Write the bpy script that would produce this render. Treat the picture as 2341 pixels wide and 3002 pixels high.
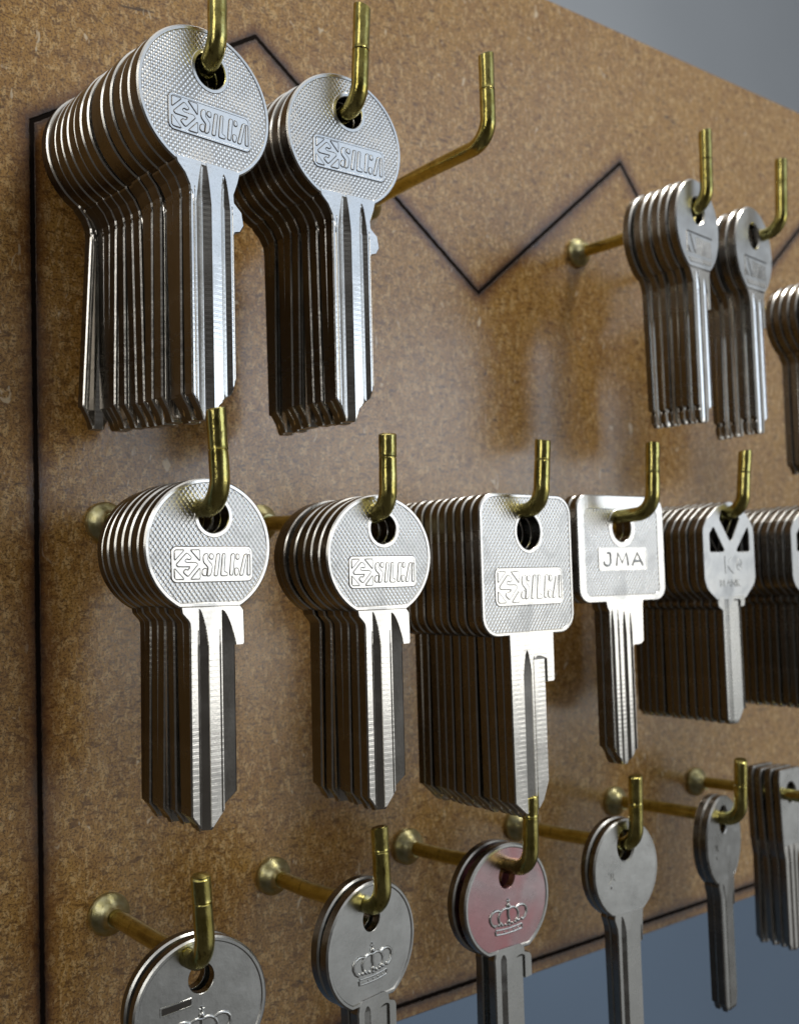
import bpy, bmesh, math, random
from mathutils import Vector, Matrix
from mathutils.geometry import tessellate_polygon
random.seed(7)
MM = 0.001
sc = bpy.context.scene
for o in list(bpy.data.objects): bpy.data.objects.remove(o)

# ---------------------------------------------------------------- camera
cd = bpy.data.cameras.new('camera'); cam = bpy.data.objects.new('camera', cd); sc.collection.objects.link(cam)
cd.sensor_fit = 'HORIZONTAL'; cd.sensor_width = 36.0; cd.lens = 46.0866
cd.clip_start = 0.005; cd.clip_end = 20
CR, CU, CF = Vector((.79769, -.60245, -.02724)), Vector((-.01786, -.06875, .99747)), Vector((.60280, .79519, .06560))
m = Matrix((CR, CU, -CF)).transposed().to_4x4(); m.translation = Vector((-80.97, -210.63, -8.76)) * MM
cam.matrix_world = m
cd.dof.use_dof = True; cd.dof.focus_distance = 0.190; cd.dof.aperture_fstop = 31
sc.camera = cam

# ---------------------------------------------------------------- world and lamps
world = bpy.data.worlds.new('World'); sc.world = world; world.use_nodes = True
nt = world.node_tree; N, L = nt.nodes, nt.links
bg = N['Background']
tc = N.new('ShaderNodeTexCoord'); sp = N.new('ShaderNodeSeparateXYZ'); L.new(tc.outputs['Generated'], sp.inputs[0])
# a dim room: dark behind and to the left, lighter towards the front right and the ceiling
def wramp(vec, a, b, stops):
    d = N.new('ShaderNodeVectorMath'); d.operation = 'DOT_PRODUCT'; L.new(tc.outputs['Generated'], d.inputs[0]); d.inputs[1].default_value = vec
    mp = N.new('ShaderNodeMapRange'); mp.inputs[1].default_value = a; mp.inputs[2].default_value = b; L.new(d.outputs['Value'], mp.inputs[0])
    r = N.new('ShaderNodeValToRGB'); L.new(mp.outputs[0], r.inputs[0]); c = r.color_ramp
    c.elements[0].position = stops[0][0]; c.elements[0].color = stops[0][1] + (1,)
    c.elements[1].position = stops[-1][0]; c.elements[1].color = stops[-1][1] + (1,)
    for p, col in stops[1:-1]: c.elements.new(p).color = col + (1,)
    return r.outputs[0]
ra = wramp((.71, -.70, 0), -1, 1, [(0, (.026, .023, .020)), (.84, (.032, .029, .026)), (.92, (.20, .20, .195)), (.965, (.38, .385, .38)), (1, (.38, .385, .38))])
rb = wramp((0, 0, 1), -1, 1, [(0, (.02, .018, .016)), (.62, (.0, .0, .0)), (.8, (.25, .25, .25)), (1, (.85, .84, .82))])
ad = N.new('ShaderNodeMix'); ad.data_type = 'RGBA'; ad.blend_type = 'ADD'; ad.inputs[0].default_value = 1
L.new(ra, ad.inputs[6]); L.new(rb, ad.inputs[7]); L.new(ad.outputs[2], bg.inputs[0]); bg.inputs[1].default_value = 1.0

def area(name, az, el, dist, w, h, rad, col, aim=(0.06, 0, 0)):
    ld = bpy.data.lights.new(name, 'AREA'); ld.shape = 'RECTANGLE'; ld.size = w; ld.size_y = h
    ld.energy = rad * math.pi * w * h; ld.color = col
    o = bpy.data.objects.new(name, ld); sc.collection.objects.link(o)
    a, e_ = math.radians(az), math.radians(el)
    d = Vector((math.sin(a) * math.cos(e_), -math.cos(a) * math.cos(e_), math.sin(e_)))
    o.location = Vector(aim) + d * dist
    o.rotation_euler = (-d).to_track_quat('-Z', 'Y').to_euler()
    return o
area('window_light', 36, -2, 1.3, .76, .28, 1.65, (1.0, .98, .93))
area('window_upper_light', 36, 10.5, 1.32, .76, .27, 1.95, (.68, .81, 1.0))
area('high_window_light', 34, 25, 1.42, .76, .34, .66, (.50, .70, 1.0))
area('left_window_light', -64, 24, 1.0, .24, .70, 2.7, (1.0, .96, .88))
area('ceiling_light', 24, 60, .70, .18, .15, 29.0, (1.0, .95, .86), (.19, 0, .14))

sc.view_settings.view_transform = 'Standard'; sc.view_settings.look = 'None'
sc.view_settings.exposure = 0; sc.view_settings.gamma = 1; sc.view_settings.use_curve_mapping = False
sc.cycles.max_bounces = 8

# ---------------------------------------------------------------- material helpers
class M:
    def __init__(s, name):
        s.m = bpy.data.materials.new(name); s.m.use_nodes = True
        s.nt = s.m.node_tree; s.n = s.nt.nodes; s.p = s.n['Principled BSDF']
        s._tc = s.n.new('ShaderNodeTexCoord')
    def l(s, a, b): s.nt.links.new(a, b)
    def setv(s, sock, v):
        if hasattr(v, 'is_output') or isinstance(v, bpy.types.NodeSocket): s.l(v, sock)
        else: sock.default_value = v
    def obj(s): return s._tc.outputs['Object']
    def math(s, op, a, b=0.0, c=None):
        n = s.n.new('ShaderNodeMath'); n.operation = op; s.setv(n.inputs[0], a); s.setv(n.inputs[1], b)
        if c is not None: s.setv(n.inputs[2], c)
        return n.outputs[0]
    def vec(s, op, a, b=None, scale=None):
        n = s.n.new('ShaderNodeVectorMath'); n.operation = op; s.setv(n.inputs[0], a)
        if b is not None: s.setv(n.inputs[1], b)
        if scale is not None: s.setv(n.inputs['Scale'], scale)
        return n.outputs['Value'] if op in ('DOT_PRODUCT', 'LENGTH', 'DISTANCE') else n.outputs[0]
    def noise(s, scale, detail=3, rough=.55, vec=None, stretch=None, dist=0):
        n = s.n.new('ShaderNodeTexNoise'); n.inputs['Scale'].default_value = scale
        n.inputs['Detail'].default_value = detail; n.inputs['Roughness'].default_value = rough
        n.inputs['Distortion'].default_value = dist
        v = vec if vec is not None else s.obj()
        if stretch:
            mpn = s.n.new('ShaderNodeMapping'); s.l(v, mpn.inputs[0]); mpn.inputs['Scale'].default_value = stretch[:3]
            if len(stretch) > 3: mpn.inputs['Rotation'].default_value = (0, stretch[3], 0)
            v = mpn.outputs[0]
        s.l(v, n.inputs['Vector']); return n.outputs['Fac']
    def rng(s, v, a, b, c, d, smooth=False):
        n = s.n.new('ShaderNodeMapRange'); s.l(v, n.inputs[0])
        if smooth: n.interpolation_type = 'SMOOTHSTEP'
        for i, x in enumerate((a, b, c, d)): s.setv(n.inputs[i + 1], x)
        return n.outputs[0]
    def mix(s, f, a, b, mode='MIX'):
        n = s.n.new('ShaderNodeMix'); n.data_type = 'RGBA'; n.blend_type = mode
        s.setv(n.inputs[0], f)
        for k, v in ((6, a), (7, b)):
            if isinstance(v, tuple): n.inputs[k].default_value = (v + (1,))[:4]
            else: s.l(v, n.inputs[k])
        return n.outputs[2]
    def bump(s, h, strength, dist, prev=None):
        n = s.n.new('ShaderNodeBump'); s.l(h, n.inputs['Height']); s.setv(n.inputs['Strength'], strength)
        n.inputs['Distance'].default_value = dist
        if prev is not None: s.l(prev, n.inputs['Normal'])
        return n.outputs[0]

def metal(name, col, rough, knurl=None, chatter=0, worn=.12, dimple=0):
    k = M(name); p = k.p
    p.inputs['Metallic'].default_value = 1
    big = k.noise(150, 4, .6); fine = k.noise(2200, 2, .5)
    c = k.mix(k.rng(big, .3, .7, 0, 1), tuple(x * (1 - worn) for x in col), col)
    c = k.mix(k.rng(fine, .55, .72, 0, .25), c, tuple(x * .55 for x in col))
    k.l(c, p.inputs['Base Color'])
    r = k.rng(big, .3, .75, rough * .75, rough * 1.3)
    smudge = k.rng(k.noise(75, 3, .6, dist=1.5), .52, .68, 0, rough * .55); k.l(k.math('ADD', r, smudge), p.inputs['Roughness'])
    sc1 = k.rng(k.noise(420, 2, .5, stretch=(1, 1, .03, .45)), .66, .70, 0, 1); sc2 = k.rng(k.noise(380, 2, .5, stretch=(1, 1, .03, -1.0)), .67, .71, 0, 1)
    marks = k.math('ADD', sc1, sc2)
    nrm = k.bump(fine, .25, .00003)
    scr = k.noise(900, 2, .6, stretch=(1.0, 1.0, .04)); nrm = k.bump(scr, .18, .00003, nrm); nrm = k.bump(marks, .25, .00003, nrm)
    if knurl:
        # rows of tiny pyramids pressed into the bow, 'knurl' mm apart
        q = k.n.new('ShaderNodeSeparateXYZ'); k.l(k.obj(), q.inputs[0])
        f = 2 * math.pi / (knurl * MM)
        a = k.math('MULTIPLY', k.math('ADD', k.math('MULTIPLY', q.outputs[0], .80), k.math('MULTIPLY', q.outputs[2], .60)), f)
        b = k.math('MULTIPLY', k.math('SUBTRACT', k.math('MULTIPLY', q.outputs[0], .80), k.math('MULTIPLY', q.outputs[2], .60)), f)
        h = k.math('MAXIMUM', k.math('ADD', k.math('SINE', a), k.math('SINE', b)), -1.2)
        nrm = k.bump(h, .36, .00006, nrm)
        k.l(k.mix(k.rng(h, -1.1, .1, .42, 0), c, tuple(x * .25 for x in col)), p.inputs['Base Color'])
    if chatter:
        q = k.n.new('ShaderNodeSeparateXYZ'); k.l(k.obj(), q.inputs[0])
        w = k.math('SINE', k.math('MULTIPLY', q.outputs[2], 2 * math.pi / .00105))
        w2 = k.math('SINE', k.math('MULTIPLY', q.outputs[2], 2 * math.pi / .00037))
        amp = k.rng(k.noise(160, 2, .5, stretch=(2.5, 1, .5)), .35, .65, .1, 1)
        h = k.math('MULTIPLY', k.math('ADD', w, k.math('MULTIPLY', w2, .35)), amp)
        nrm = k.bump(h, chatter, .00004, nrm)
    if dimple:
        nrm = k.bump(k.noise(420, 3, .6), dimple, .0002, nrm)
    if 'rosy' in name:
        c = k.mix(k.rng(k.noise(70, 2, .5, dist=.6), .36, .66, 0, 1), c, (.60, .29, .31)); k.l(c, p.inputs['Base Color'])  # reddish patches in the base colour stand for a pink reflection
    k.l(nrm, p.inputs['Normal'])
    return k.m

NI = (.80, .79, .76)
MAT = {
 'rim': metal('nickel_polished', NI, .24),
 'knurl': metal('nickel_knurled', NI, .27, knurl=.72),
 'knurl_fine': metal('nickel_knurled_fine', NI, .27, knurl=.80),
 'blade': metal('nickel_milled', (.80, .785, .75), .19, chatter=.13),
 'side': metal('nickel_edge_dark_reflection', (.235, .215, .19), .26, worn=.3),  # cut edges darkened in the colour for the dark brown they reflect
 'plate': metal('nickel_plate', (.84, .83, .80), .22, dimple=.1),
 'relief_shade': metal('nickel_relief_shade', (.13, .12, .11), .45),  # shade along raised edges and in recesses, painted as dark metal
 'dull': metal('nickel_dull', (.64, .65, .64), .30, dimple=.22, worn=.2),
 'dull_blade': metal('nickel_dull_milled', (.58, .585, .57), .26, chatter=.06),
 'matte': metal('nickel_matte', (.66, .67, .665), .36, dimple=.08),
 'rosy': metal('nickel_rosy_reflection', (.64, .52, .54), .27, dimple=.22, worn=.2),  # pink reflection painted into the metal colour
}
def brass(name='brass_wire', pale=False):
    k = M(name); p = k.p; p.inputs['Metallic'].default_value = 1
    n1 = k.noise(260, 4, .65); n2 = k.noise(1400, 3, .6, stretch=(1, 1, .25))
    c = k.mix(k.rng(n1, .35, .7, 0, 1), (.43, .365, .10), (.68, .61, .23))
    c = k.mix(k.rng(n2, .58, .68, 0, .7), c, (.13, .095, .03))
    k.l(c, p.inputs['Base Color']); k.l(k.rng(n1, .3, .7, .14, .26), p.inputs['Roughness'])
    k.l(k.bump(n2, .6, .00008, k.bump(n1, .4, .0003)), p.inputs['Normal'])
    if pale:
        k.l(k.mix(k.rng(n1, .35, .65, 0, 1), (.42, .38, .17), (.66, .64, .42)), p.inputs['Base Color']); k.l(k.rng(n1, .3, .7, .28, .45), p.inputs['Roughness'])
    return k.m
MAT['brass'] = brass(); MAT['brass_pale'] = brass('brass_plated_flange', True)

# burnt outline engraved into the board (board coordinates in mm: x, z)
BURN = [(-13.2, -114.8), (-14.9, 88.9), (38.8, 123.7), (108.6, 70.8), (171.4, 122.6), (215.4, 70.0), (276.5, 122.7), (331, 88.9), (331, -114.8), (-13.2, -114.8)]
def board_mat():
    k = M('burnt_hardboard'); p = k.p
    v = k.obj()
    wob = k.n.new('ShaderNodeVectorMath'); wob.operation = 'MULTIPLY'; k.l(v, wob.inputs[0]); wob.inputs[1].default_value = (1, 0, 1)
    P = wob.outputs[0]; dmin = None
    for a, b in zip(BURN, BURN[1:]):
        A = Vector((a[0], 0, a[1])) * MM; B = Vector((b[0], 0, b[1])) * MM; ba = B - A
        pa = k.vec('SUBTRACT', P, tuple(A))
        h = k.n.new('ShaderNodeMath'); h.operation = 'MULTIPLY'; h.use_clamp = True
        k.l(k.vec('DOT_PRODUCT', pa, tuple(ba)), h.inputs[0]); h.inputs[1].default_value = 1 / ba.length_squared
        s_ = k.vec('SCALE', tuple(ba), scale=h.outputs[0])
        d = k.vec('DISTANCE', pa, s_)
        dmin = d if dmin is None else k.math('MINIMUM', dmin, d)
    d = k.math('MULTIPLY', dmin, 1000)   # mm
    n_big = k.noise(26, 4, .6); n_mid = k.noise(150, 5, .65, dist=.4)
    f1 = k.noise(700, 4, .7, stretch=(1, 1, .5, .5), dist=.6); f2 = k.noise(1900, 3, .7)
    f3 = k.noise(760, 5, .72, stretch=(.5, 1, 1.1, .9), dist=.7); f4 = k.noise(900, 3, .65, stretch=(1.2, 1, .45, -.6), dist=.6)
    fl = k.noise(230, 2, .5, stretch=(.5, 1, 1.6, -.5), dist=.8)
    c = k.mix(k.rng(n_big, .35, .65, 0, 1), (.50, .270, .062), (.60, .340, .092))
    c = k.mix(k.rng(n_mid, .36, .66, 0, .60), c, (.36, .170, .045))
    c = k.mix(k.rng(f1, .52, .58, 0, .72), c, (.84, .57, .25))
    c = k.mix(k.rng(f4, .55, .62, 0, .50), c, (.74, .46, .18))
    c = k.mix(k.rng(f3, .53, .61, 0, .78), c, (.17, .076, .018))
    c = k.mix(k.rng(f2, .52, .56, .0, .70), c, (.10, .045, .014))
    c = k.mix(k.rng(fl, .73, .76, 0, .8), c, (.06, .035, .018))
    c = k.mix(k.rng(k.noise(300, 2, .5, stretch=(1.3, 1, .6, .7), dist=1), .70, .75, 0, .75), c, (.90, .75, .52))
    dn = k.math('ADD', d, k.math('MULTIPLY', k.math('SUBTRACT', k.noise(300, 3), .5), 2.2))
    c = k.mix(k.rng(dn, 0.3, k.rng(n_big, .35, .65, 3.5, 6.5), .78, 0, True), c, (.13, .038, .007))
    c = k.mix(k.rng(dn, 0.2, 2.0, .80, 0, True), c, (.022, .010, .006))
    dl = k.math('ADD', d, k.math('MULTIPLY', k.math('SUBTRACT', k.noise(700, 3), .5), .55))
    c = k.mix(k.rng(dl, .34, .56, 1, 0), c, (.010, .006, .0045))
    k.l(c, p.inputs['Base Color'])
    p.inputs['IOR'].default_value = 1.66
    k.l(k.math('ADD', k.rng(n_mid, .3, .7, .19, .28), k.rng(dl, .4, .6, .5, 0)), p.inputs['Roughness'])
    k.l(k.rng(dl, .40, .60, .04, .5), p.inputs['Specular IOR Level'])
    hh = k.math('ADD', k.math('MULTIPLY', f1, .6), k.math('ADD', k.math('MULTIPLY', n_mid, .6), k.math('MULTIPLY', f2, .35)))
    n = k.bump(hh, .46, .00016); n = k.bump(k.noise(90, 3), .12, .0006, n)
    n = k.bump(k.rng(dl, .35, .62, -1, 0), 1, .0004, n)
    k.l(n, p.inputs['Normal']); k.l(k.rng(dl, .40, .60, 0, .45), p.inputs['Coat Weight']); k.l(k.rng(k.noise(45, 3), .35, .65, .10, .24), p.inputs['Coat Roughness'])
    return k.m
MAT['board'] = board_mat()
def edge_mat():
    k = M('laser_cut_edge'); c = k.mix(k.rng(k.noise(300, 4), .3, .7, 0, 1), (.05, .022, .010), (.17, .085, .035))
    k.l(c, k.p.inputs['Base Color']); k.p.inputs['Roughness'].default_value = .6; return k.m
MAT['edge'] = edge_mat()
def wall_mat():
    k = M('blue_grey_wall'); n = k.noise(2.2, 3)
    q = k.n.new('ShaderNodeSeparateXYZ'); k.l(k.obj(), q.inputs[0])
    height_blend = k.rng(q.outputs[2], -.02, .06, 0, 1, True)  # wall colour goes from blue below to paler grey above
    c = k.mix(height_blend, (.22, .315, .455), (.50, .55, .61))
    c = k.mix(k.rng(n, .3, .7, 0, .25), c, (.10, .12, .15))
    k.l(c, k.p.inputs['Base Color']); k.p.inputs['Roughness'].default_value = .6; return k.m
MAT['wall'] = wall_mat()

# ---------------------------------------------------------------- mesh helpers (all in mm)
class Geo:
    def __init__(s): s.v = []; s.f = []; s.mi = []; s.mats = []
    def mat(s, name):
        if name not in s.mats: s.mats.append(name)
        return s.mats.index(name)
    def add(s, vs, fs, mat):
        o = len(s.v); s.v += vs; i = s.mat(mat)
        for f in fs: s.f.append(tuple(x + o for x in f)); s.mi.append(i)
    def mesh(s, name, angle=32, weld=True):
        me = bpy.data.meshes.new(name)
        me.from_pydata([(x * MM, y * MM, z * MM) for x, y, z in s.v], [], s.f)
        for p, i in zip(me.polygons, s.mi): p.material_index = i
        for n in s.mats: me.materials.append(MAT[n])
        bm = bmesh.new(); bm.from_mesh(me)
        if weld: bmesh.ops.remove_doubles(bm, verts=bm.verts, dist=1e-6)
        bmesh.ops.dissolve_degenerate(bm, dist=1e-7, edges=bm.edges)
        bmesh.ops.recalc_face_normals(bm, faces=bm.faces)
        for f in bm.faces: f.smooth = True
        bm.to_mesh(me); bm.free()
        me.set_sharp_from_angle(angle=math.radians(angle))
        return me

def signed(p): return sum(a[0] * b[1] - b[0] * a[1] for a, b in zip(p, p[1:] + p[:1])) / 2
def offset(p, d):
    """move a closed loop inwards by d (material side is on the left of a CCW loop)"""
    n = len(p); out = []
    for i in range(n):
        a, b, c = Vector(p[i - 1]), Vector(p[i]), Vector(p[(i + 1) % n])
        e1 = (b - a); e2 = (c - b)
        if e1.length < 1e-9 or e2.length < 1e-9: out.append(tuple(b)); continue
        n1 = Vector((-e1.y, e1.x)).normalized(); n2 = Vector((-e2.y, e2.x)).normalized()
        mtr = n1 + n2
        if mtr.length < 1e-6: out.append(tuple(b + n1 * d)); continue
        mtr.normalize(); out.append(tuple(b + mtr * (d / max(.45, mtr.dot(n1)))))
    return out
def prism(g, outer, holes, y0, y1, bev, mat, bevback=True, side=None):
    """solid plate from y0 (front, towards viewer) to y1 with bevelled edges"""
    side = side or mat
    loops = []
    o = outer if signed(outer) > 0 else outer[::-1]
    loops.append(o)
    for h in holes: loops.append(h if signed(h) < 0 else h[::-1])
    ins = [offset(l, bev) for l in loops]
    def cap(ls, y):
        flat = [p for l in ls for p in l]
        tris = tessellate_polygon([[Vector((p[0], p[1], 0)) for p in l] for l in ls])
        g.add([(p[0], y, p[1]) for p in flat], [tuple(t) for t in tris], mat)
    cap(ins, y0); cap(ins if bevback else loops, y1)
    for l, i_ in zip(loops, ins):
        n = len(l)
        rings = [(i_, y0), (l, y0 + bev)] + ([(l, y1 - bev), (i_, y1)] if bevback else [(l, y1)])
        vs = [(p[0], y, p[1]) for ring, y in rings for p in ring]
        o_ = len(g.v); g.v += vs
        for r in range(len(rings) - 1):
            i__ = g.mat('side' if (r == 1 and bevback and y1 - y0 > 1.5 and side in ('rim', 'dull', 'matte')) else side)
            for k in range(n):
                g.f.append(tuple(o_ + x for x in (r * n + k, r * n + (k + 1) % n, (r + 1) * n + (k + 1) % n, (r + 1) * n + k))); g.mi.append(i__)
def ell(cx, cz, rx, rz, n=64, a0=0.0, a1=2 * math.pi, closed=True):
    m_ = n if closed else n - 1
    return [(cx + rx * math.cos(a0 + (a1 - a0) * k / m_), cz + rz * math.sin(a0 + (a1 - a0) * k / m_)) for k in range(n)]
def rrect(x0, x1, z0, z1, r, n=8):
    out = []
    for cx, cz, a in ((x1 - r, z1 - r, 0), (x0 + r, z1 - r, 90), (x0 + r, z0 + r, 180), (x1 - r, z0 + r, 270)):
        out += [(cx + r * math.cos(math.radians(a + 90 * k / n)), cz + r * math.sin(math.radians(a + 90 * k / n))) for k in range(n + 1)]
    return out
def rounded(pts, r=.35, n=4):
    out = []; N_ = len(pts)
    for i in range(N_):
        a, b, c = Vector(pts[i - 1]), Vector(pts[i]), Vector(pts[(i + 1) % N_])
        u, w = (a - b), (c - b); rr = min(r, u.length * .45, w.length * .45)
        p, q_ = b + u.normalized() * rr, b + w.normalized() * rr
        for k in range(n + 1):
            t = k / n; out.append(tuple(p * (1 - t) ** 2 + b * 2 * t * (1 - t) + q_ * t * t))
    return out
def tube(g, pts, rad, mat, seg=10, cap=True):
    P = [Vector(p) for p in pts]; R_ = rad if isinstance(rad, (list, tuple)) else [rad] * len(P)
    ref = Vector((1, 0, 0)); vs = []; fs = []
    t0 = (P[1] - P[0]).normalized()
    if abs(t0.dot(ref)) > .8: ref = Vector((0, 0, 1))
    u = (ref - t0 * ref.dot(t0)).normalized()
    for i, p in enumerate(P):
        t = (P[min(i + 1, len(P) - 1)] - P[max(i - 1, 0)]).normalized()
        u = (u - t * u.dot(t)).normalized(); w = t.cross(u)
        for k in range(seg):
            a = 2 * math.pi * k / seg; q_ = p + (u * math.cos(a) + w * math.sin(a)) * R_[i]; vs.append(tuple(q_))
    for i in range(len(P) - 1):
        for k in range(seg): fs.append((i * seg + k, i * seg + (k + 1) % seg, (i + 1) * seg + (k + 1) % seg, (i + 1) * seg + k))
    if cap: fs.append(tuple(range(seg))); fs.append(tuple((len(P) - 1) * seg + k for k in range(seg)))
    g.add(vs, fs, mat)
def stroke(g, pts2, r, y, mat, seg=8):
    tube(g, [(x, y, z) for x, z in pts2], r, mat, seg)
def bead(g, x, z, y, r, mat):
    n, m_ = 8, 4; vs = []; fs = []
    for i in range(m_ + 1):
        a = math.pi / 2 * i / m_
        for k in range(n): vs.append((x + r * math.cos(a) * math.cos(2 * math.pi * k / n), y - r * math.sin(a), z + r * math.cos(a) * math.sin(2 * math.pi * k / n)))
    for i in range(m_):
        for k in range(n): fs.append((i * n + k, i * n + (k + 1) % n, (i + 1) * n + (k + 1) % n, (i + 1) * n + k))
    g.add(vs, fs, mat)

def interp(tab, z):
    """tab: list of (z, x) from top to bottom; repeated z makes a step"""
    if z >= tab[0][0]: return tab[0][1]
    for (za, xa), (zb, xb) in zip(tab, tab[1:]):
        if za >= z >= zb and za != zb: return xa + (xb - xa) * (za - z) / (za - zb)
    return tab[-1][1]
def blade(name, left, right, grooves, t, mat, back=None, edge=.28, nz=70, ladder=0):
    """milled blade as a height field: grooves are (xl, xr, ztop, zfull, anchor, profile, depth)"""
    g = Geo(); ztop = left[0][0]; zbot = left[-1][0]
    zs = set(ztop + (zbot - ztop) * k / nz for k in range(nz + 1))
    for tb in (left, right):
        for i, (z, x) in enumerate(tb):
            zs.add(z)
            if i and tb[i - 1][0] == z: zs.discard(z); zs.add(z + .02); zs.add(z - .02)
    for gr in grooves:
        for k in range(29): zs.add(gr[2] + (gr[3] - gr[2]) * (k / 28) ** 1.6)
    zs = sorted((z for z in zs if zbot <= z <= ztop), reverse=True)
    xmin = min(x for _, x in left); xmax = max(x for _, x in right)
    xs = set(xmin + (xmax - xmin) * k / 130 for k in range(131))
    for gr in grooves:
        for x in (gr[0], gr[1]): xs |= {x - .03, x + .03}
    xs = sorted(xs)
    def gdepth(x, z, gs):
        d = 0
        for xl, xr, zt, zf, an, prof, dep in gs:
            if z > zt: continue
            s = min(1, max(0, (zt - z) / (zt - zf))) ** .55
            c = xl + (xr - xl) * an; a = c + (xl - c) * s; b = c + (xr - c) * s
            if not (a < x < b): continue
            u = (x - a) / max(1e-6, b - a)
            if prof == 'slant': v = 1 - .80 * u
            elif prof == 'slantr': v = .2 + .8 * u
            elif prof == 'v': v = 1 - abs(2 * u - 1)
            elif prof == 'round': v = math.sqrt(max(0, 1 - (2 * u - 1) ** 2))
            else: v = 1
            d = max(d, dep * v * (.25 + .75 * s))
        return d
    vs = []; cols = None
    extra = (0, .5, 1)
    for side in (0, 1):
        gs = grooves if side == 0 else (back or [])
        for z in zs:
            l, r = interp(left, z), interp(right, z)
            row = [l, l + edge * .5, l + edge] + [min(max(x, l + edge), r - edge) for x in xs] + [r - edge, r - edge * .5, r]
            for x in row:
                dd = min(x - l, r - x, z - zbot + .02)
                ch = 0 if dd >= edge else (edge - dd) * .9
                y = t / 2 - ch - gdepth(x, z, gs)
                vs.append((x, -y if side == 0 else y, z))
            cols = len(row)
    n = len(zs); fs = []
    for side in (0, 1):
        o = side * n * cols
        for i in range(n - 1):
            for j in range(cols - 1):
                fs.append((o + i * cols + j, o + i * cols + j + 1, o + (i + 1) * cols + j + 1, o + (i + 1) * cols + j))
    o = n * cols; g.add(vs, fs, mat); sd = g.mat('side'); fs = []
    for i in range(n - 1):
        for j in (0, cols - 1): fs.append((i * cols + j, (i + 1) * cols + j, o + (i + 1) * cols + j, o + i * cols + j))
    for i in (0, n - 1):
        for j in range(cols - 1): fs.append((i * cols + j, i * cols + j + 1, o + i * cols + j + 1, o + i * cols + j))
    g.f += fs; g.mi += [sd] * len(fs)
    return g.mesh(name, 28)

# ---------------------------------------------------------------- lettering
def text_geo(g, s, size, cx, cz, y, h, mat, shear=0.0, off=0.0, sx=1.0, bev=.04):
    cu = bpy.data.curves.new('lettering', 'FONT'); cu.body = s; cu.size = size; cu.shear = shear; cu.offset = off
    cu.align_x = 'CENTER'; cu.align_y = 'CENTER'; cu.extrude = h / 2; cu.bevel_depth = bev; cu.bevel_resolution = 1; cu.resolution_u = 3
    o = bpy.data.objects.new('lettering', cu); sc.collection.objects.link(o)
    me = bpy.data.meshes.new_from_object(o.evaluated_get(bpy.context.evaluated_depsgraph_get()))
    g.add([(cx + v.co.x * sx, y - v.co.z, cz + v.co.y) for v in me.vertices], [tuple(p.vertices) for p in me.polygons], mat)
    bpy.data.objects.remove(o); bpy.data.curves.remove(cu); bpy.data.meshes.remove(me)

LOGO = [
 [(468,950),(482,940),(578,940),(466,1062)], [(638,940),(738,940),(748,950),(748,1070)],
 [(465,1140),(465,1255),(480,1268),(575,1268)], [(748,1138),(748,1255),(735,1268),(640,1268)],
 [(602,968),(658,1025),(632,1054),(600,1038),(578,1062),(600,1080),(702,1080),(726,1104),(612,1242),(556,1188),(590,1152),(608,1168),(642,1130),(500,1128),(484,1102)],
 [(783,1015),(800,985),(832,982),(840,1010),(832,1050),(880,1104),(886,1135),(870,1215),(850,1236),(824,1236),(838,1140),(782,1078)],
 [(860,984),(890,986),(900,1002),(895,1046),(868,1048),(848,1026)], [(772,1165),(800,1145),(826,1152),(816,1234),(784,1232),(768,1215)],
 [(938,984),(974,984),(942,1236),(902,1236)],
 [(1004,984),(1036,984),(1018,1188),(1058,1198),(1054,1238),(978,1238)],
 [(1102,1000),(1116,984),(1148,988),(1118,1226),(1104,1234),(1080,1226)],
 [(1164,986),(1194,990),(1200,1038),(1176,1056),(1158,1044)], [(1144,1150),(1176,1150),(1190,1170),(1176,1230),(1150,1238),(1136,1204)],
 [(1254,1000),(1288,984),(1286,1012),(1236,1236),(1196,1238)], [(1302,990),(1322,1000),(1322,1236),(1286,1236),(1292,1100)],
]
def logo_plate(name, y, cx, cz, k=1.0, kx=1.0):
    """stamped plate: raised border, emblem of four corner wedges round an S, outlined letters"""
    g = Geo()
    T = lambda x, z: (cx + (x - 892) / 57 * k * kx, cz - (z - 1102) / 64 * k)
    w, h = 915 / 57 / 2 * k * kx, 395 / 64 / 2 * k
    o = rrect(cx - w, cx + w, cz - h, cz + h, 1.0 * k)
    prism(g, o, [], y - .10, y + .3, .08, 'plate', False)
    prism(g, rrect(cx - w - .14, cx + w + .14, cz - h - .14, cz + h + .14, 1.1 * k), [], y - .02, y + .25, .03, 'relief_shade', False)
    prism(g, o, [rrect(cx - w + .42, cx + w - .42, cz - h + .42, cz + h - .42, .7 * k)], y - .17, y + .2, .06, 'plate', False)
    for s in LOGO:
        p = rounded([T(*q) for q in s], .38 * k, 4)
        if signed(p) < 0: p = p[::-1]
        prism(g, offset(p, -.09), [], y - .125, y + .1, .01, 'relief_shade', False)
        prism(g, offset(p, .05), [], y - .21, y + .1, .07, 'plate', False)
    return g.mesh(name, 30, weld=False)

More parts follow.
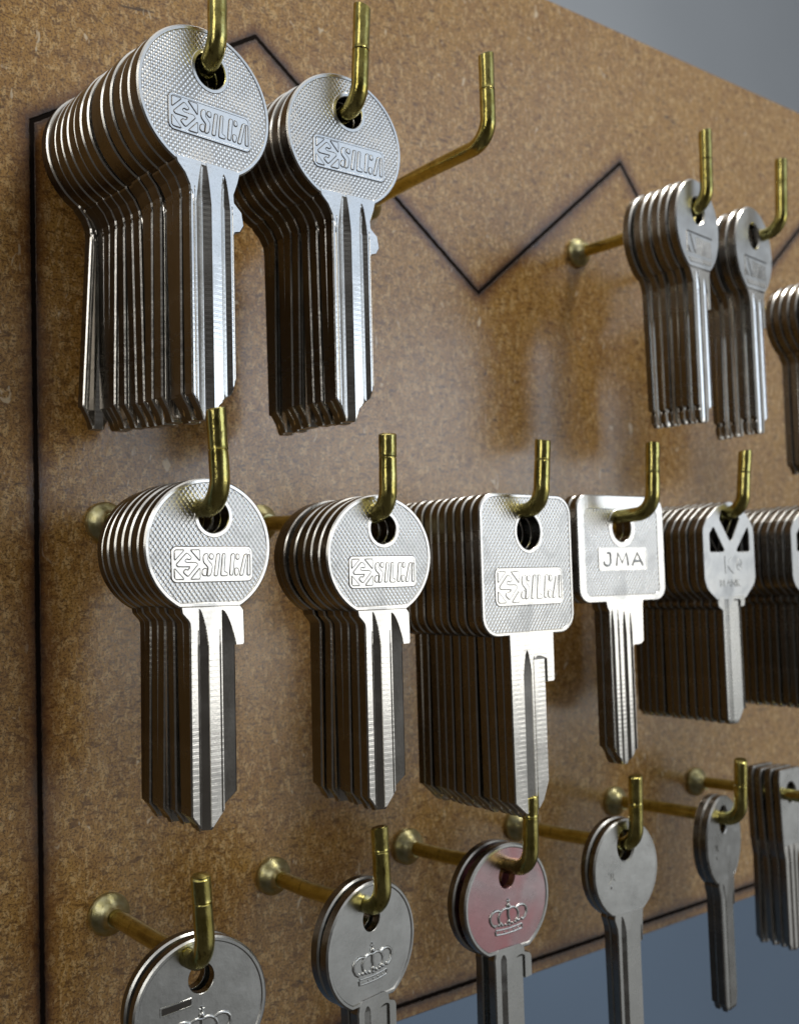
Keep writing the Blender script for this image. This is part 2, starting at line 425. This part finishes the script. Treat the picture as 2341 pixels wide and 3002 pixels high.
def crown(name, y, mat):
    g = Geo(); r = .27
    for z in (-6.9, -5.9): stroke(g, [(-3.9 + 7.8 * k / 10, z - .35 * math.cos((k - 5) / 5 * 1.3) + .3) for k in range(11)], r * .9, y, mat)
    for s in (-3.9, 3.9): stroke(g, [(s, -6.8), (s * 1.04, -5.8)], r, y, mat)
    for k in range(5): bead(g, -2.8 + 1.4 * k, -6.45, y, .22, mat)
    for k in range(9): bead(g, -4.0 + k, -5.15 + .12 * abs(k - 4), y, .40, mat)
    for s in (-1, 1):
        stroke(g, [(s * 4.1, -4.9), (s * 5.0, -4.3), (s * 5.5, -3.4), (s * 5.5, -2.5), (s * 4.9, -1.8), (s * 4.1, -1.5), (s * 3.2, -1.5), (s * 2.3, -1.9)], .36, y, mat)
        stroke(g, [(s * 2.4, -4.8), (s * 2.9, -3.9), (s * 3.0, -3.0), (s * 2.5, -2.1), (s * 1.7, -1.6), (s * .9, -1.5), (0, -1.7)], .33, y, mat)
    stroke(g, [(0, -4.8), (.12, -3.8), (-.12, -3.0), (0, -1.6)], .36, y, mat)
    for x, z in ((-2.4, -4.6), (2.4, -4.6), (0, -4.5)): bead(g, x, z, y, .55, mat)
    bead(g, 0, -.95, y, .62, mat); stroke(g, [(0, -.6), (0, .6)], .24, y, mat); stroke(g, [(-.5, .05), (.5, .05)], .2, y, mat)
    return g.mesh(name, 50, weld=False)

# ---------------------------------------------------------------- bows and blades, one set per kind of key
def make_bow(name, outline, holes, t, core, rim_w, knurled=True, rim_h=.13, rimmat='rim', bev=.28, hole_rims=True):
    g = Geo()
    inner = [ell(*h) if len(h) in (4, 5) and not isinstance(h[0], tuple) else list(h) for h in holes]
    if rim_w:
        o = outline if signed(outline) > 0 else outline[::-1]
        prism(g, offset(o, .55), [offset(h if signed(h) < 0 else h[::-1], .25) for h in inner], -t / 2 + rim_h, t / 2 - rim_h, .02, core)
        ring_in = offset(o, rim_w)
        prism(g, o, [ring_in], -t / 2, t / 2, bev, rimmat)
        for h in inner:
            hc = h if signed(h) < 0 else h[::-1]
            ho = offset(hc, .85)
            prism(g, ho, [hc], -t / 2 + .02, t / 2 - .02, .14, rimmat)
    else:
        prism(g, outline, inner, -t / 2, t / 2, bev, core, side=rimmat)
    return g.mesh(name, 30)

KIND = {}
# A / B: large round bow with stamped plate, two-groove blade
def round_kind(tag, rx, rz, t, blade_l, blade_r, grooves, hole, plate, backg):
    a0 = math.radians(-62)
    o = ell(0, 0, rx, rz, 90, a0, a0 + 2 * math.pi - math.radians(57), False)   # open at the bottom, closed by a chord
    bw = make_bow('bow', o, [hole], t, 'knurl', 1.05)
    KIND[tag] = dict(bow=bw, blade=blade('blade', blade_l, blade_r, grooves, t + .06, 'blade', backg), emblem=logo_plate('logo_plate', -t / 2 + .13, *plate), t=t)
gB = [(-2.75, -2.45, -14.5, -18, .5, 'v', .22), (1.55, 1.85, -14.5, -18, .5, 'v', .22), (-2.4, -.5, -10.9, -17.5, 0, 'slant', 1.0), (2.1, 4.95, -11.2, -17.3, 0, 'slant', 1.0)]
bB = [(-3.9, -1.5, -11.5, -16, 0, 'flat', .6), (1.0, 2.4, -11.5, -16, 0, 'v', .7)]
round_kind('B', 12.5, 12.2, 2.5,
  [(-10.6, -5.9), (-11.6, -5.7), (-12.8, -4.6), (-13.3, -4.3), (-14.2, -4.2), (-46.4, -4.3), (-48.0, -3.1), (-49.2, -2.5)],
  [(-10.6, 6.1), (-11.4, 6.7), (-17.2, 6.8), (-17.5, 6.6), (-17.5, 4.9), (-43.3, 4.85), (-45.6, 2.5), (-46.2, 2.2), (-49.2, -.3)],
  gB, (.85, 5.4, 3.0, 3.0, 40), (.5, -3.1, 1.0), bB)
gA = [(-2.9, -2.65, -16, -19, .5, 'v', .25), (5.0, 5.25, -18, -20, .5, 'v', .25), (-2.5, .7, -10.8, -19, .55, 'v', .70), (2.7, 4.7, -12.6, -19, .35, 'v', .55), (-4.0, -2.95, -17, -20, .5, 'flat', .2)]
round_kind('A', 14.0, 13.9, 2.9,
  [(-11.4, -6.8), (-12.6, -6.4), (-14.2, -4.9), (-16.2, -3.9), (-18, -3.7), (-53.8, -3.7), (-58.2, -1.2)],
  [(-11.4, 7.2), (-13.6, 6.6), (-16.0, 5.7), (-17.5, 5.8), (-19.0, 7.4), (-21.3, 7.8), (-22.6, 7.0), (-22.9, 5.9), (-23.4, 5.6), (-50.5, 5.6), (-53.2, 4.6), (-55.5, 1.9), (-58.2, 1.0)],
  gA, (.95, 6.2, 3.2, 3.3, 40), (.8, -3.6, 1.08), [(-3.7, -1.9, -15, -19, 0, 'flat', .7)])
# C: big square bow with stamped plate
oC = rrect(-14.25, 14.25, -15.65, 15.65, 4.6)
KIND['C'] = dict(t=2.4, bow=make_bow('bow', oC, [(0.5, 7.2, 3.6, 4.0, 40)], 2.4, 'knurl_fine', 1.05),
  emblem=logo_plate('logo_plate', -1.2 + .13, .3, -4.9, 1.33, .98),
  blade=blade('blade', [(-15.0, -6.6), (-20, -6.5), (-51.5, -6.4), (-55.9, -1.2)],
    [(-15.0, 7.3), (-25.9, 7.2), (-26.2, 6.9), (-26.2, 4.7), (-48, 4.7), (-52, 3.0), (-55.9, -.4)],
    [(-2.6, -.1, -19.0, -24.5, .5, 'slant', 1.0), (.9, 4.8, -20.3, -21.2, .3, 'flat', .45), (.4, 1.1, -20.3, -22, .5, 'flat', 1.1)], 2.44, 'blade',
    [(-6.4, -3, -19, -22, 0, 'flat', .5)]))
# D: wide square bow with inset field and small name plate
oD = rrect(-15.25, 15.25, -13.3, 13.3, 3.6)
def bowD():
    g = Geo(); t = 2.5
    hole = ell(.1, 5.2, 3.3, 3.6, 40)[::-1]
    f = rrect(-12.6, 12.6, -11.4, 9.6, 1.4)
    prism(g, oD, [offset(f, .15), hole], -t / 2, t / 2, .38, 'rim')
    prism(g, f, [ell(.1, 5.2, 4.6, 4.9, 40)], -t / 2 + .12, t / 2 - .12, .02, 'knurl_fine')
    prism(g, ell(.1, 5.2, 4.8, 5.1, 40), [hole], -t / 2 + .01, t / 2 - .01, .12, 'rim')
    return g.mesh('bow', 30)
def bowD2():
    g = Geo(); t = 2.5
    hole = ell(.1, 5.2, 3.3, 3.6, 40)
    f = rrect(-12.6, 12.6, -11.4, 9.6, 1.4)
    prism(g, oD, [f], -t / 2, t / 2, .3, 'rim')
    prism(g, offset(f, -.3), [offset(hole[::-1], .2)[::-1]], -t / 2 + .13, t / 2 - .13, .02, 'knurl_fine')
    prism(g, ell(.1, 5.2, 4.7, 5.0, 40), [hole], -t / 2 + .01, t / 2 - .01, .12, 'rim')
    return g.mesh('bow', 30)
def plateD():
    g = Geo(); y = -1.25 + .13
    prism(g, rrect(-8.4, 8.6, -5.5, .2, .7), [], y - .10, y + .2, .08, 'plate', False)
    prism(g, rrect(-8.4, 8.6, -5.5, .2, .7), [rrect(-8.0, 8.2, -5.1, -.2, .4)], y - .18, y + .2, .05, 'plate', False)
    for st in ([(-4.3, -1.1), (-4.3, -3.4), (-4.7, -4.1), (-5.6, -4.3), (-6.4, -3.9), (-6.6, -3.2)], [(-5.4, -1.1), (-4.3, -1.1)],
               [(-2.3, -4.3), (-1.7, -1.1), (-.2, -3.6), (1.3, -1.1), (1.9, -4.3)], [(3.3, -4.3), (5.2, -1.1), (7.1, -4.3)], [(4.1, -3.2), (6.3, -3.2)]):
        stroke(g, st, .40, y + .12, 'dull', 8)
    return g.mesh('name_plate', 30, weld=False)
KIND['D'] = dict(t=2.5, bow=bowD2(), emblem=plateD(),
  blade=blade('blade', [(-12.7, -6.6), (-14.4, -6.2), (-15.5, -5.6), (-48.5, -5.6), (-53, -2.6)],
    [(-12.7, 6.9), (-14.0, 6.6), (-23.2, 6.4), (-23.9, 5.4), (-24.0, 3.0), (-24.6, 2.7), (-49.5, 2.7), (-53, -.8)],
    [(-5.2, -3.9, -15, -20, .5, 'v', .45), (-3.0, -2.2, -15, -20, .5, 'v', .35), (-1.1, .3, -15.6, -21, .5, 'v', .5), (1.2, 2.3, -16, -21, .5, 'v', .4)], 2.54, 'blade',
    [(-5.6, -3.5, -15, -20, 0, 'flat', .5)]))
# E: angular bow with three openings
def txE(x, z): return ((x - 1155) / 17.3, -(z - 832) / 27.5)
oE = rounded([txE(*p) for p in [(1175,474),(1075,520),(1000,608),(967,690),(966,1055),(985,1125),(1052,1205),(1258,1205),(1330,1100),(1344,1050),(1344,680),(1318,612),(1262,520)]], 1.0, 5)
hE = [rounded([txE(*p) for p in q], .35, 3) for q in
      ([(1110,545),(1222,545),(1238,610),(1176,768),(1160,768),(1092,610)], [(1046,668),(1118,838),(1112,850),(1016,850),(1016,720)], [(1298,668),(1306,720),(1306,850),(1216,850),(1210,838)])]
def emE():
    g = Geo(); y = -1.1
    text_geo(g, 'K', 6.6, -.3, -4.5, y - .02, .16, 'matte', 0, .02, 1.1, .05)
    stroke(g, ell(4.0, -4.2, 1.15, 1.5, 20), .13, y, 'matte', 6); text_geo(g, 'N', 1.9, 4.0, -4.2, y - .02, .12, 'matte', .2, 0, 1, .03)
    text_geo(g, 'BLANK', 2.6, -.3, -9.2, y - .02, .16, 'dull', 0, 0, 1.05, .04)
    return g.mesh('stamped_lettering', 30, weld=False)
KIND['E'] = dict(t=2.2, bow=make_bow('bow', oE, hE, 2.2, 'matte', 0, rimmat='matte', bev=.16), emblem=emE(),
  blade=blade('blade', [(-12.6, -5.6), (-13.6, -5.6), (-14.0, -5.9), (-15.0, -5.9), (-15.6, -5.2), (-16.2, -4.1), (-44.8, -4.1), (-46.3, -2.6)],
    [(-12.6, 5.8), (-14.6, 5.8), (-15.3, 5.4), (-15.5, 4.0), (-42.5, 4.0), (-46.3, 1.2)],
    [(-3.2, -1.5, -10.8, -13.6, .5, 'slant', .7), (.6, 3.8, -13.2, -13.8, .5, 'flat', .5)], 2.25, 'dull_blade',
    [(-4.1, -2.5, -15, -18, 0, 'flat', .5)]))
# F: round bow with raised rim and embossed crown; G: plain oval
def bowF(core, rx, rz, hole, seg0=-62, seg1=57):
    a0 = math.radians(seg0)
    o = ell(0, 0, rx, rz, 80, a0, a0 + 2 * math.pi - math.radians(seg1), False)
    g = Geo(); t = 2.3; inner = ell(*hole)
    prism(g, offset(o, .5), [inner], -t / 2 + .22, t / 2 - .22, .08, core)
    prism(g, o, [offset(o, 1.15)], -t / 2, t / 2, .34, 'dull')
    return g.mesh('bow', 30)
fl = [(-9.9, -3.6), (-10.7, -4.4), (-12.2, -4.8), (-13.4, -4.7), (-52.0, -4.6), (-55.5, -1.0)]
fr = [(-9.9, 3.0), (-10.7, 4.4), (-12.0, 4.6), (-12.6, 6.2), (-13.4, 6.6), (-17.6, 6.6), (-17.8, 4.3), (-50, 4.3), (-55.5, 0)]
gF = [(-2.9, -1.2, -11.3, -12.5, .5, 'slant', .8), (1.4, 4.4, -12.3, -12.9, .6, 'flat', .45)]
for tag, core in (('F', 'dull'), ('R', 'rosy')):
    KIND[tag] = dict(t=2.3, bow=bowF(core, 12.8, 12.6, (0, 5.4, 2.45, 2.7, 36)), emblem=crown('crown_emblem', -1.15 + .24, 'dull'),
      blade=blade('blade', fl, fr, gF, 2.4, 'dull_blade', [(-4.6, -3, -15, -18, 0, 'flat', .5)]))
KIND['F']['slot'] = None
def bowG(rx, rz, hole):
    a0 = math.radians(-64); o = ell(0, 0, rx, rz, 80, a0, a0 + 2 * math.pi - math.radians(54), False)
    g = Geo(); t = 2.2
    prism(g, o, [ell(*hole)], -t / 2, t / 2, .36, 'dull')
    prism(g, offset(o, .42), [offset(o, .75)], -t / 2 - .05, -t / 2 + .2, .03, 'dull', False)
    return g.mesh('bow', 30)
def emG():
    g = Geo(); y = -1.1
    stroke(g, [(-6.0, -.2), (-5.2, -.2), (-5.2, -1.6), (-5.9, -2.6)], .16, y, 'dull', 6)
    stroke(g, [(-4.4, -.2), (-4.6, -1.2), (-4.0, -2.0)], .16, y, 'dull', 6)
    stroke(g, [(-5.2, -3.2), (-5.2, -3.9)], .22, y, 'dull', 6)
    return g.mesh('stamped_mark', 40, weld=False)
gl = [(-9.8, -4.6), (-11.5, -4.7), (-13.5, -4.0), (-15, -3.8), (-42.0, -3.8), (-44.3, -2.6)]
gr_ = [(-9.8, 5.2), (-13.0, 4.9), (-17.5, 4.7), (-18.2, 4.2), (-41.5, 4.2), (-44.3, 3.4)]
KIND['G'] = dict(t=2.2, bow=bowG(10.75, 12.0, (0, 5.6, 2.6, 3.6, 36)), emblem=emG(),
  blade=blade('blade', gl, gr_, [(-2.6, -.9, -10.9, -15, .2, 'slant', .9), (2.6, 4.3, -14, -19, 1, 'flat', .3)], 2.26, 'dull_blade', [(-3.8, -2, -13, -17, 0, 'flat', .5)]))
# H: oval bow with striped mark, ball-tipped blade
def bowH():
    a0 = math.radians(-62); o = ell(0, 0, 10.5, 13.3, 80, a0, a0 + 2 * math.pi - math.radians(56), False)
    return make_bow('bow', o, [(.3, 4.6, 3.0, 3.7, 36)], 2.6, 'matte', 0, rimmat='rim', bev=.4)
def emH():
    g = Geo(); y = -1.3
    for k in range(9): stroke(g, [(-1.2 + .85 * k, -3.2 - .03 * k), (-1.2 + .85 * k, -7.9)], .15, y, 'plate', 6)
    stroke(g, [(-5.6, -2.0), (6.4, -2.3)], .2, y, 'relief_shade', 6)
    stroke(g, [(-5.8, -2.2), (-5.8, -8.0)], .22, y, 'plate', 6); stroke(g, [(-4.2, -2.6), (-1.9, -7.9), (-4.6, -7.6), (-5.3, -6)], .22, y, 'plate', 6)
    prism(g, rounded([(-5.6, -9.0), (6.0, -8.7), (5.6, -10.0), (-4.6, -10.3)], .3), [], y - .14, y + .1, .1, 'plate', False)
    return g.mesh('striped_emblem', 40, weld=False)
KIND['H'] = dict(t=2.6, bow=bowH(), emblem=emH(),
  blade=blade('blade', [(-11.2, -4.9), (-13.2, -3.9), (-15.5, -3.3), (-48.8, -3.3), (-49.6, -2.4), (-50.4, -3.0), (-52.4, -2.9), (-53.6, -1.2)],
    [(-11.2, 5.6), (-13.0, 5.2), (-22.0, 5.2), (-22.4, 3.8), (-48.8, 3.8), (-49.6, 2.9), (-50.4, 2.6), (-52.4, 2.4), (-53.6, .8)],
    [(-2.4, .3, -12.0, -17, .5, 'round', .5), (1.3, 3.6, -13.5, -18, .5, 'round', .5)], 2.0, 'blade',
    [(-3.3, -1.2, -14, -18, 0, 'round', .5)]))
# J: small round-headed key with a deeply ribbed blade
oJ = rounded([(-4.4, 12.0), (-5.4, 9.5), (-5.2, 1.5), (-4.7, -10.3), (6.2, -10.3), (7.4, -6.5), (7.4, 9.5), (6.0, 12.0)], 1.0, 5)
KIND['J'] = dict(t=2.3, bow=make_bow('bow', oJ, [(.6, 5.0, 2.5, 3.0, 36)], 2.3, 'dull', 0, rimmat='dull', bev=.3), emblem=None,
  blade=blade('blade', [(-9.8, -4.6), (-12, -4.3), (-14, -3.8), (-38.4, -3.8), (-40.7, -2.2)], [(-9.8, 6.0), (-13, 4.2), (-13.4, 3.6), (-39, 3.6), (-40.7, 2.4)],
    [(-3.0, -1.0, -10, -14, .5, 'round', .6), (.2, 1.4, -10, -14, .5, 'round', .6), (2.2, 3.4, -12, -16, .5, 'v', .6)], 2.1, 'blade', [(-3.8, -2, -13, -16, 0, 'round', .6)]))

# ---------------------------------------------------------------- objects
def link(name, me, parent=None):
    o = bpy.data.objects.new(name, me); sc.collection.objects.link(o)
    if parent: o.parent = parent
    return o
# wall and board
g = Geo(); g.add([(-1500, 420, -1500), (3500, 420, -1500), (3500, 420, 1800), (-1500, 420, 1800)], [(0, 1, 2, 3)], 'wall')
w = link('wall', g.mesh('wall')); w['kind'] = 'structure'
g = Geo(); prism(g, [(-70, -118.4), (360, -118.4), (360, 167), (-70, 167)], [], 0, 4.0, .25, 'board', side='edge')
b = link('hardboard_panel', g.mesh('hardboard_panel', 20)); b['label'] = 'brown hardboard panel with a burnt zigzag outline that all the hooks are fixed to'; b['category'] = 'key board'

# hooks: x, z at the board, z at the bend, reach, tip top z, lean of the tip (mm)
HOOKS = {
 '1.0': (2.3, 90.5, 85.8, 50.5, 108, .2), '1.1': (36, 88.8, 87.4, 47, 108.0, 1.0), '1.2': (70.5, 88.5, 88.2, 47.4, 107.8, 0),
 '1.4': (149.5, 89.3, 89.4, 47.4, 109.9, .5), '1.5': (186, 89.3, 90, 46.6, 110.9, 1.2), '1.6': (223, 78, 77.5, 47, 98, 0),
 '2.0': (0, 4.9, 4.6, 53.2, 21.2, -.6), '2.1': (37.4, 5.3, 4.0, 51.0, 19.6, .2), '2.2': (78, 5.2, 5.7, 52.4, 20.7, .9),
 '2.3': (117, 5.2, 5.6, 51.0, 22.3, .8), '2.4': (156, 5.2, 6.6, 49.6, 22.9, 1.8), '2.5': (195, 5.2, 6, 50, 22, 0),
 '3.0': (0, -76.2, -74.6, 44.8, -59.3, -.6), '3.1': (39, -76.0, -73.8, 43.5, -57.6, -.4), '3.2': (78, -76.2, -73.2, 45.0, -57.1, .5),
 '3.3': (116, -77.0, -75.2, 42.4, -58.5, .5), '3.4': (156, -76.7, -75.2, 44.2, -59.5, .9), '3.5': (195, -76.4, -75.6, 52, -59, 0),
}
HLAB = {
 '1.0': 'brass hook cut off by the top edge, carrying the tallest thick stack', '1.1': 'brass hook carrying the second, darker stack of round keys in top row',
 '1.2': 'empty brass hook in the top row with no keys on it', '1.4': 'brass hook carrying the oval keys, flange visible at its left',
 '1.5': 'brass hook near the top right carrying the smaller group of oval striped keys', '1.6': 'brass hook past the right edge carrying the cropped top-row stack',
 '2.0': 'leftmost brass hook of the middle row, through the sharpest round key', '2.1': 'brass hook of the middle row through the second stack of round keys',
 '2.2': 'brass hook through the large square key with the logo plate', '2.3': 'brass hook through the wide square key with three raised letters',
 '2.4': 'brass hook above the key with three dark openings in its head', '2.5': 'brass hook past the right edge of the middle row',
 '3.0': 'leftmost brass hook of the bottom row with its round flange fully in view', '3.1': 'brass hook in the bottom row second from left, holding two crown keys',
 '3.2': 'brass hook in front of the square keys, holding the reddish crown key', '3.3': 'brass hook holding the pair of plain oval keys in the bottom row',
 '3.4': 'brass hook holding the narrow oval keys turned almost edge-on', '3.5': 'long brass hook at the lower right whose rod runs out of the picture',
}
rh = random.Random(3)
for k, (x, zb, zl, Lh, zt, lean) in HOOKS.items():
    o = bpy.data.objects.new('brass_hook', None); sc.collection.objects.link(o); o.location = (x * MM, 0, zb * MM)
    o['label'] = HLAB[k]; o['category'] = 'hook'; o['group'] = 'brass hooks in rows on the board'
    g = Geo(); R_ = 5.0; r = 1.75; pts = []; rad = []
    n1 = 26; sag = rh.uniform(-.5, .9)
    for i in range(n1 + 1):
        t = i / n1; pts.append((.15 * math.sin(6 * t + x), 2.0 - (Lh - R_ + 2) * t, (zl - zb) * t - sag * math.sin(math.pi * t))); rad.append(r)
    for i in range(1, 13):
        a = math.pi / 2 * i / 12; pts.append((0, -(Lh - R_) - R_ * math.sin(a), (zl - zb) + R_ * (1 - math.cos(a)))); rad.append(r * (1 + .05 * math.sin(2 * a)))
    z0 = zl - zb + R_; z1 = zt - zb; nt_ = 24; notch = .38 + .22 * rh.random()
    for i in range(1, nt_ + 1):
        t = i / nt_; pts.append((lean * t, -Lh, z0 + (z1 - z0) * t)); rad.append(r * (1 + .012 * math.sin(9 * t)))
    # crease left by the bending tool
    tz = z0 + (z1 - z0) * notch
    for dz, rr in ((-.22, r), (-.06, r * .93), (.06, r * .93), (.22, r * 1.03)):
        pts.append((lean * notch, -Lh, tz + dz)); rad.append(rr)
    tail = sorted(list(zip(pts, rad))[n1 + 13:], key=lambda q: q[0][2])
    pts = pts[:n1 + 13] + [q[0] for q in tail]; rad = rad[:n1 + 13] + [q[1] for q in tail]
    pts.append((pts[-1][0], pts[-1][1], pts[-1][2] + .22)); rad.append(r * .86)
    tube(g, pts, rad, 'brass', 28)
    sk = rh.uniform(-.28, .28); sy = rh.uniform(-.2, .2)
    g.v = [(a, b_, c_ + (sk * (a - lean) + sy * (b_ + Lh) if c_ > z1 - .5 else 0)) for a, b_, c_ in g.v]
    link('rod', g.mesh('rod', 40, weld=False), o)
    g = Geo(); prof = [(0, .5), (-.5, 4.35), (-1.0, 4.4), (-1.7, 4.0), (-2.5, 3.0), (-3.3, 2.2), (-4.6, 1.85)]
    tube(g, [(0, .4, 0)] + [(0, y_, 0) for y_, _ in prof[1:]], [4.2] + [q[1] * (1 + .03 * math.sin(3 * x)) for q in prof[1:]], 'brass_pale', 36)
    f_ = link('flange', g.mesh('flange', 45, weld=False), o)

ORD = ['frontmost', 'second', 'third', 'fourth', 'fifth', 'sixth', 'seventh', 'eighth', 'ninth', 'tenth', 'eleventh', 'twelfth', 'thirteenth', 'fourteenth']
def key_stack(kind, hook, front, yaw, n, pitch, desc, stack, jit=1.0, ydisp=None, dxs=0, seed=0, last_tilt=0, last_roll=0, dz=0, fan=0):
    """n keys one behind the other on a hook; front = bow centre of the front key"""
    K = KIND[kind]; rk = random.Random(seed + 11); y = front[1]
    for i in range(n):
        o = bpy.data.objects.new('key', None); sc.collection.objects.link(o)
        j = 0 if i == 0 else jit
        hz = 6.0                           # pivot near the hole so that a swing keeps the key on its hook
        pivot = Vector((0, 0, hz))
        a = math.radians(yaw + rk.uniform(-1.8, 1.8) * j); ti = math.radians(rk.uniform(-.35, .35) * j + fan * i)
        if last_tilt and i == n - 1: ti = math.radians(last_tilt)
        ro = math.radians(rk.uniform(-1.1, .9) * j)
        if last_roll and i == n - 1: ro = math.radians(last_roll)
        rot = Matrix.Rotation(a, 4, 'Z') @ Matrix.Rotation(ti, 4, 'X') @ Matrix.Rotation(ro, 4, 'Y')
        c = Vector((front[0] + dxs * i + rk.uniform(-.25, .25) * j, y, front[2] + dz * i + rk.uniform(-.2, .2) * j))
        o.matrix_world = Matrix.Translation((c + pivot - rot.to_3x3() @ pivot) * MM) @ rot
        place = 'frontmost' if i == 0 else ('rearmost' if i == n - 1 else ORD[i] + ' from the front')
        o['label'] = f'{desc}, {place} {stack}'
        o['category'] = 'key'; o['group'] = desc.replace('key', 'keys', 1) + ' hanging in stacks'; assert 4 <= len(o['label'].split()) <= 16, o['label']
        bw = link('bow', K['bow'], o)
        if i == 0 and K.get('emblem'):
            link(K['emblem'].name.split('.')[0], K['emblem'], bw)
        link('blade', K['blade'], o)
        y += (pitch[i] if isinstance(pitch, (list, tuple)) else pitch)
        if i == 0: first = o
    return first

RND = 'round nickel key'
key_stack('A', '1.0', (1.7, -45.3, 78.8), 6, 13, [3.5, 3.4, 4.1, 3.3, 3.4, 3.3, 3.4, 3.3, 3.5, 3.4, 3.3, 3.2, 3], RND, 'on the top-left hook', seed=1, dz=.27, dxs=-.13, last_tilt=-.8, last_roll=3.4)
key_stack('A', '1.1', (35.7, -40.6, 81.6), -1, 9, [3.1, 2.95, 2.95, 3.2, 2.95, 2.95, 3.3, 3, 3], RND, 'on the second hook of the top row', seed=2, dz=.06, dxs=-.12)
key_stack('H', '1.4', (149.7, -42.6, 84.6), 4.4, 6, [2.9, 2.8, 3.2, 3.0, 4.0, 3], 'oval striped-mark key', 'on the left hook of the top-right pair', seed=3, dz=.15)
key_stack('H', '1.5', (180.2, -39.5, 84.0), 5, 5, [2.9, 4.0, 3.1, 3, 3], 'oval striped-mark key', 'on the right hook of the top-right pair', seed=4)
key_stack('B', '1.6', (221.3, -46.5, 70.8), 0, 8, 2.95, RND, 'in the top-row stack cut by right edge', seed=5, jit=.5)
key_stack('B', '2.0', (1.3, -45.2, -2.1), 2.3, 7, [2.75, 3.9, 2.8, 4.1, 2.7, 3.2, 3], RND, 'on the leftmost hook of the middle row', seed=6)
key_stack('B', '2.1', (38.0, -46.0, -4.1), -1.3, 7, [2.7, 3.3, 3.1, 2.7, 3.6, 2.7, 3], RND, 'on the second hook of the middle row', seed=7)
key_stack('C', '2.2', (78.9, -45.3, -6.2), .6, 12, 2.82, 'large square knurled key', 'of the thick stack in mid-picture', seed=8, jit=.5)
key_stack('D', '2.3', (117.5, -39.3, -2.6), -3, 2, 2.55, 'wide square key with three raised letters', 'of its pair', seed=9, jit=.2)
key_stack('E', '2.4', (155.3, -43.9, -3.1), -1.6, 12, 2.55, 'angular three-opening key', 'beside the wide square key', seed=10, jit=.4)
key_stack('E', '2.5', (194.3, -45.0, -3.1), -1.6, 10, 2.6, 'angular three-opening key', 'in the stack cut by right edge', seed=11, jit=.4)
k0 = key_stack('F', '3.0', (2.4, -37.5, -84.3), -2.4, 2, 3.4, 'round dull key with embossed crown', 'of the bottom-left pair', seed=12)
key_stack('F', '3.1', (40.2, -36.6, -82.2), 11, 2, 3.2, 'round dull key with embossed crown', 'of the second bottom-row pair', seed=13)
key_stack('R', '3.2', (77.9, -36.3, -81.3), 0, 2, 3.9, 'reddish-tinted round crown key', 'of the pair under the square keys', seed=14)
key_stack('G', '3.3', (115.3, -38.5, -80.9), -4.5, 2, 2.9, 'plain oval dull key', 'of the pair beside the reddish crown key', seed=15)
key_stack('G', '3.4', (157.2, -36.5, -81.8), 11.2, 2, 2.7, 'narrow-looking oval dull key turned away', 'of the pair above the blue background', seed=16)
key_stack('J', '3.5', (197.0, -31.5, -80.4), 0, 4, [2.8, 3.2, 3.0, 3], 'narrow-headed ribbed key', 'in the group at the lower right edge', seed=17)
# milled slot in the head of the front bottom-left key
g = Geo(); prism(g, rounded([(-7.6, .6), (-1.9, 1.1), (-1.9, 2.3), (-7.6, 1.9)], .2), [], -1.0, -.6, .04, 'relief_shade', False)
prism(g, rounded([(-7.8, .4), (-1.7, .9), (-1.7, 2.5), (-7.8, 2.1)], .2), [rounded([(-7.5, .7), (-2.0, 1.2), (-2.0, 2.2), (-7.5, 1.8)], .2)], -1.03, -.6, .05, 'dull', False)
link('milled_slot', g.mesh('milled_slot', 30, weld=False), k0)
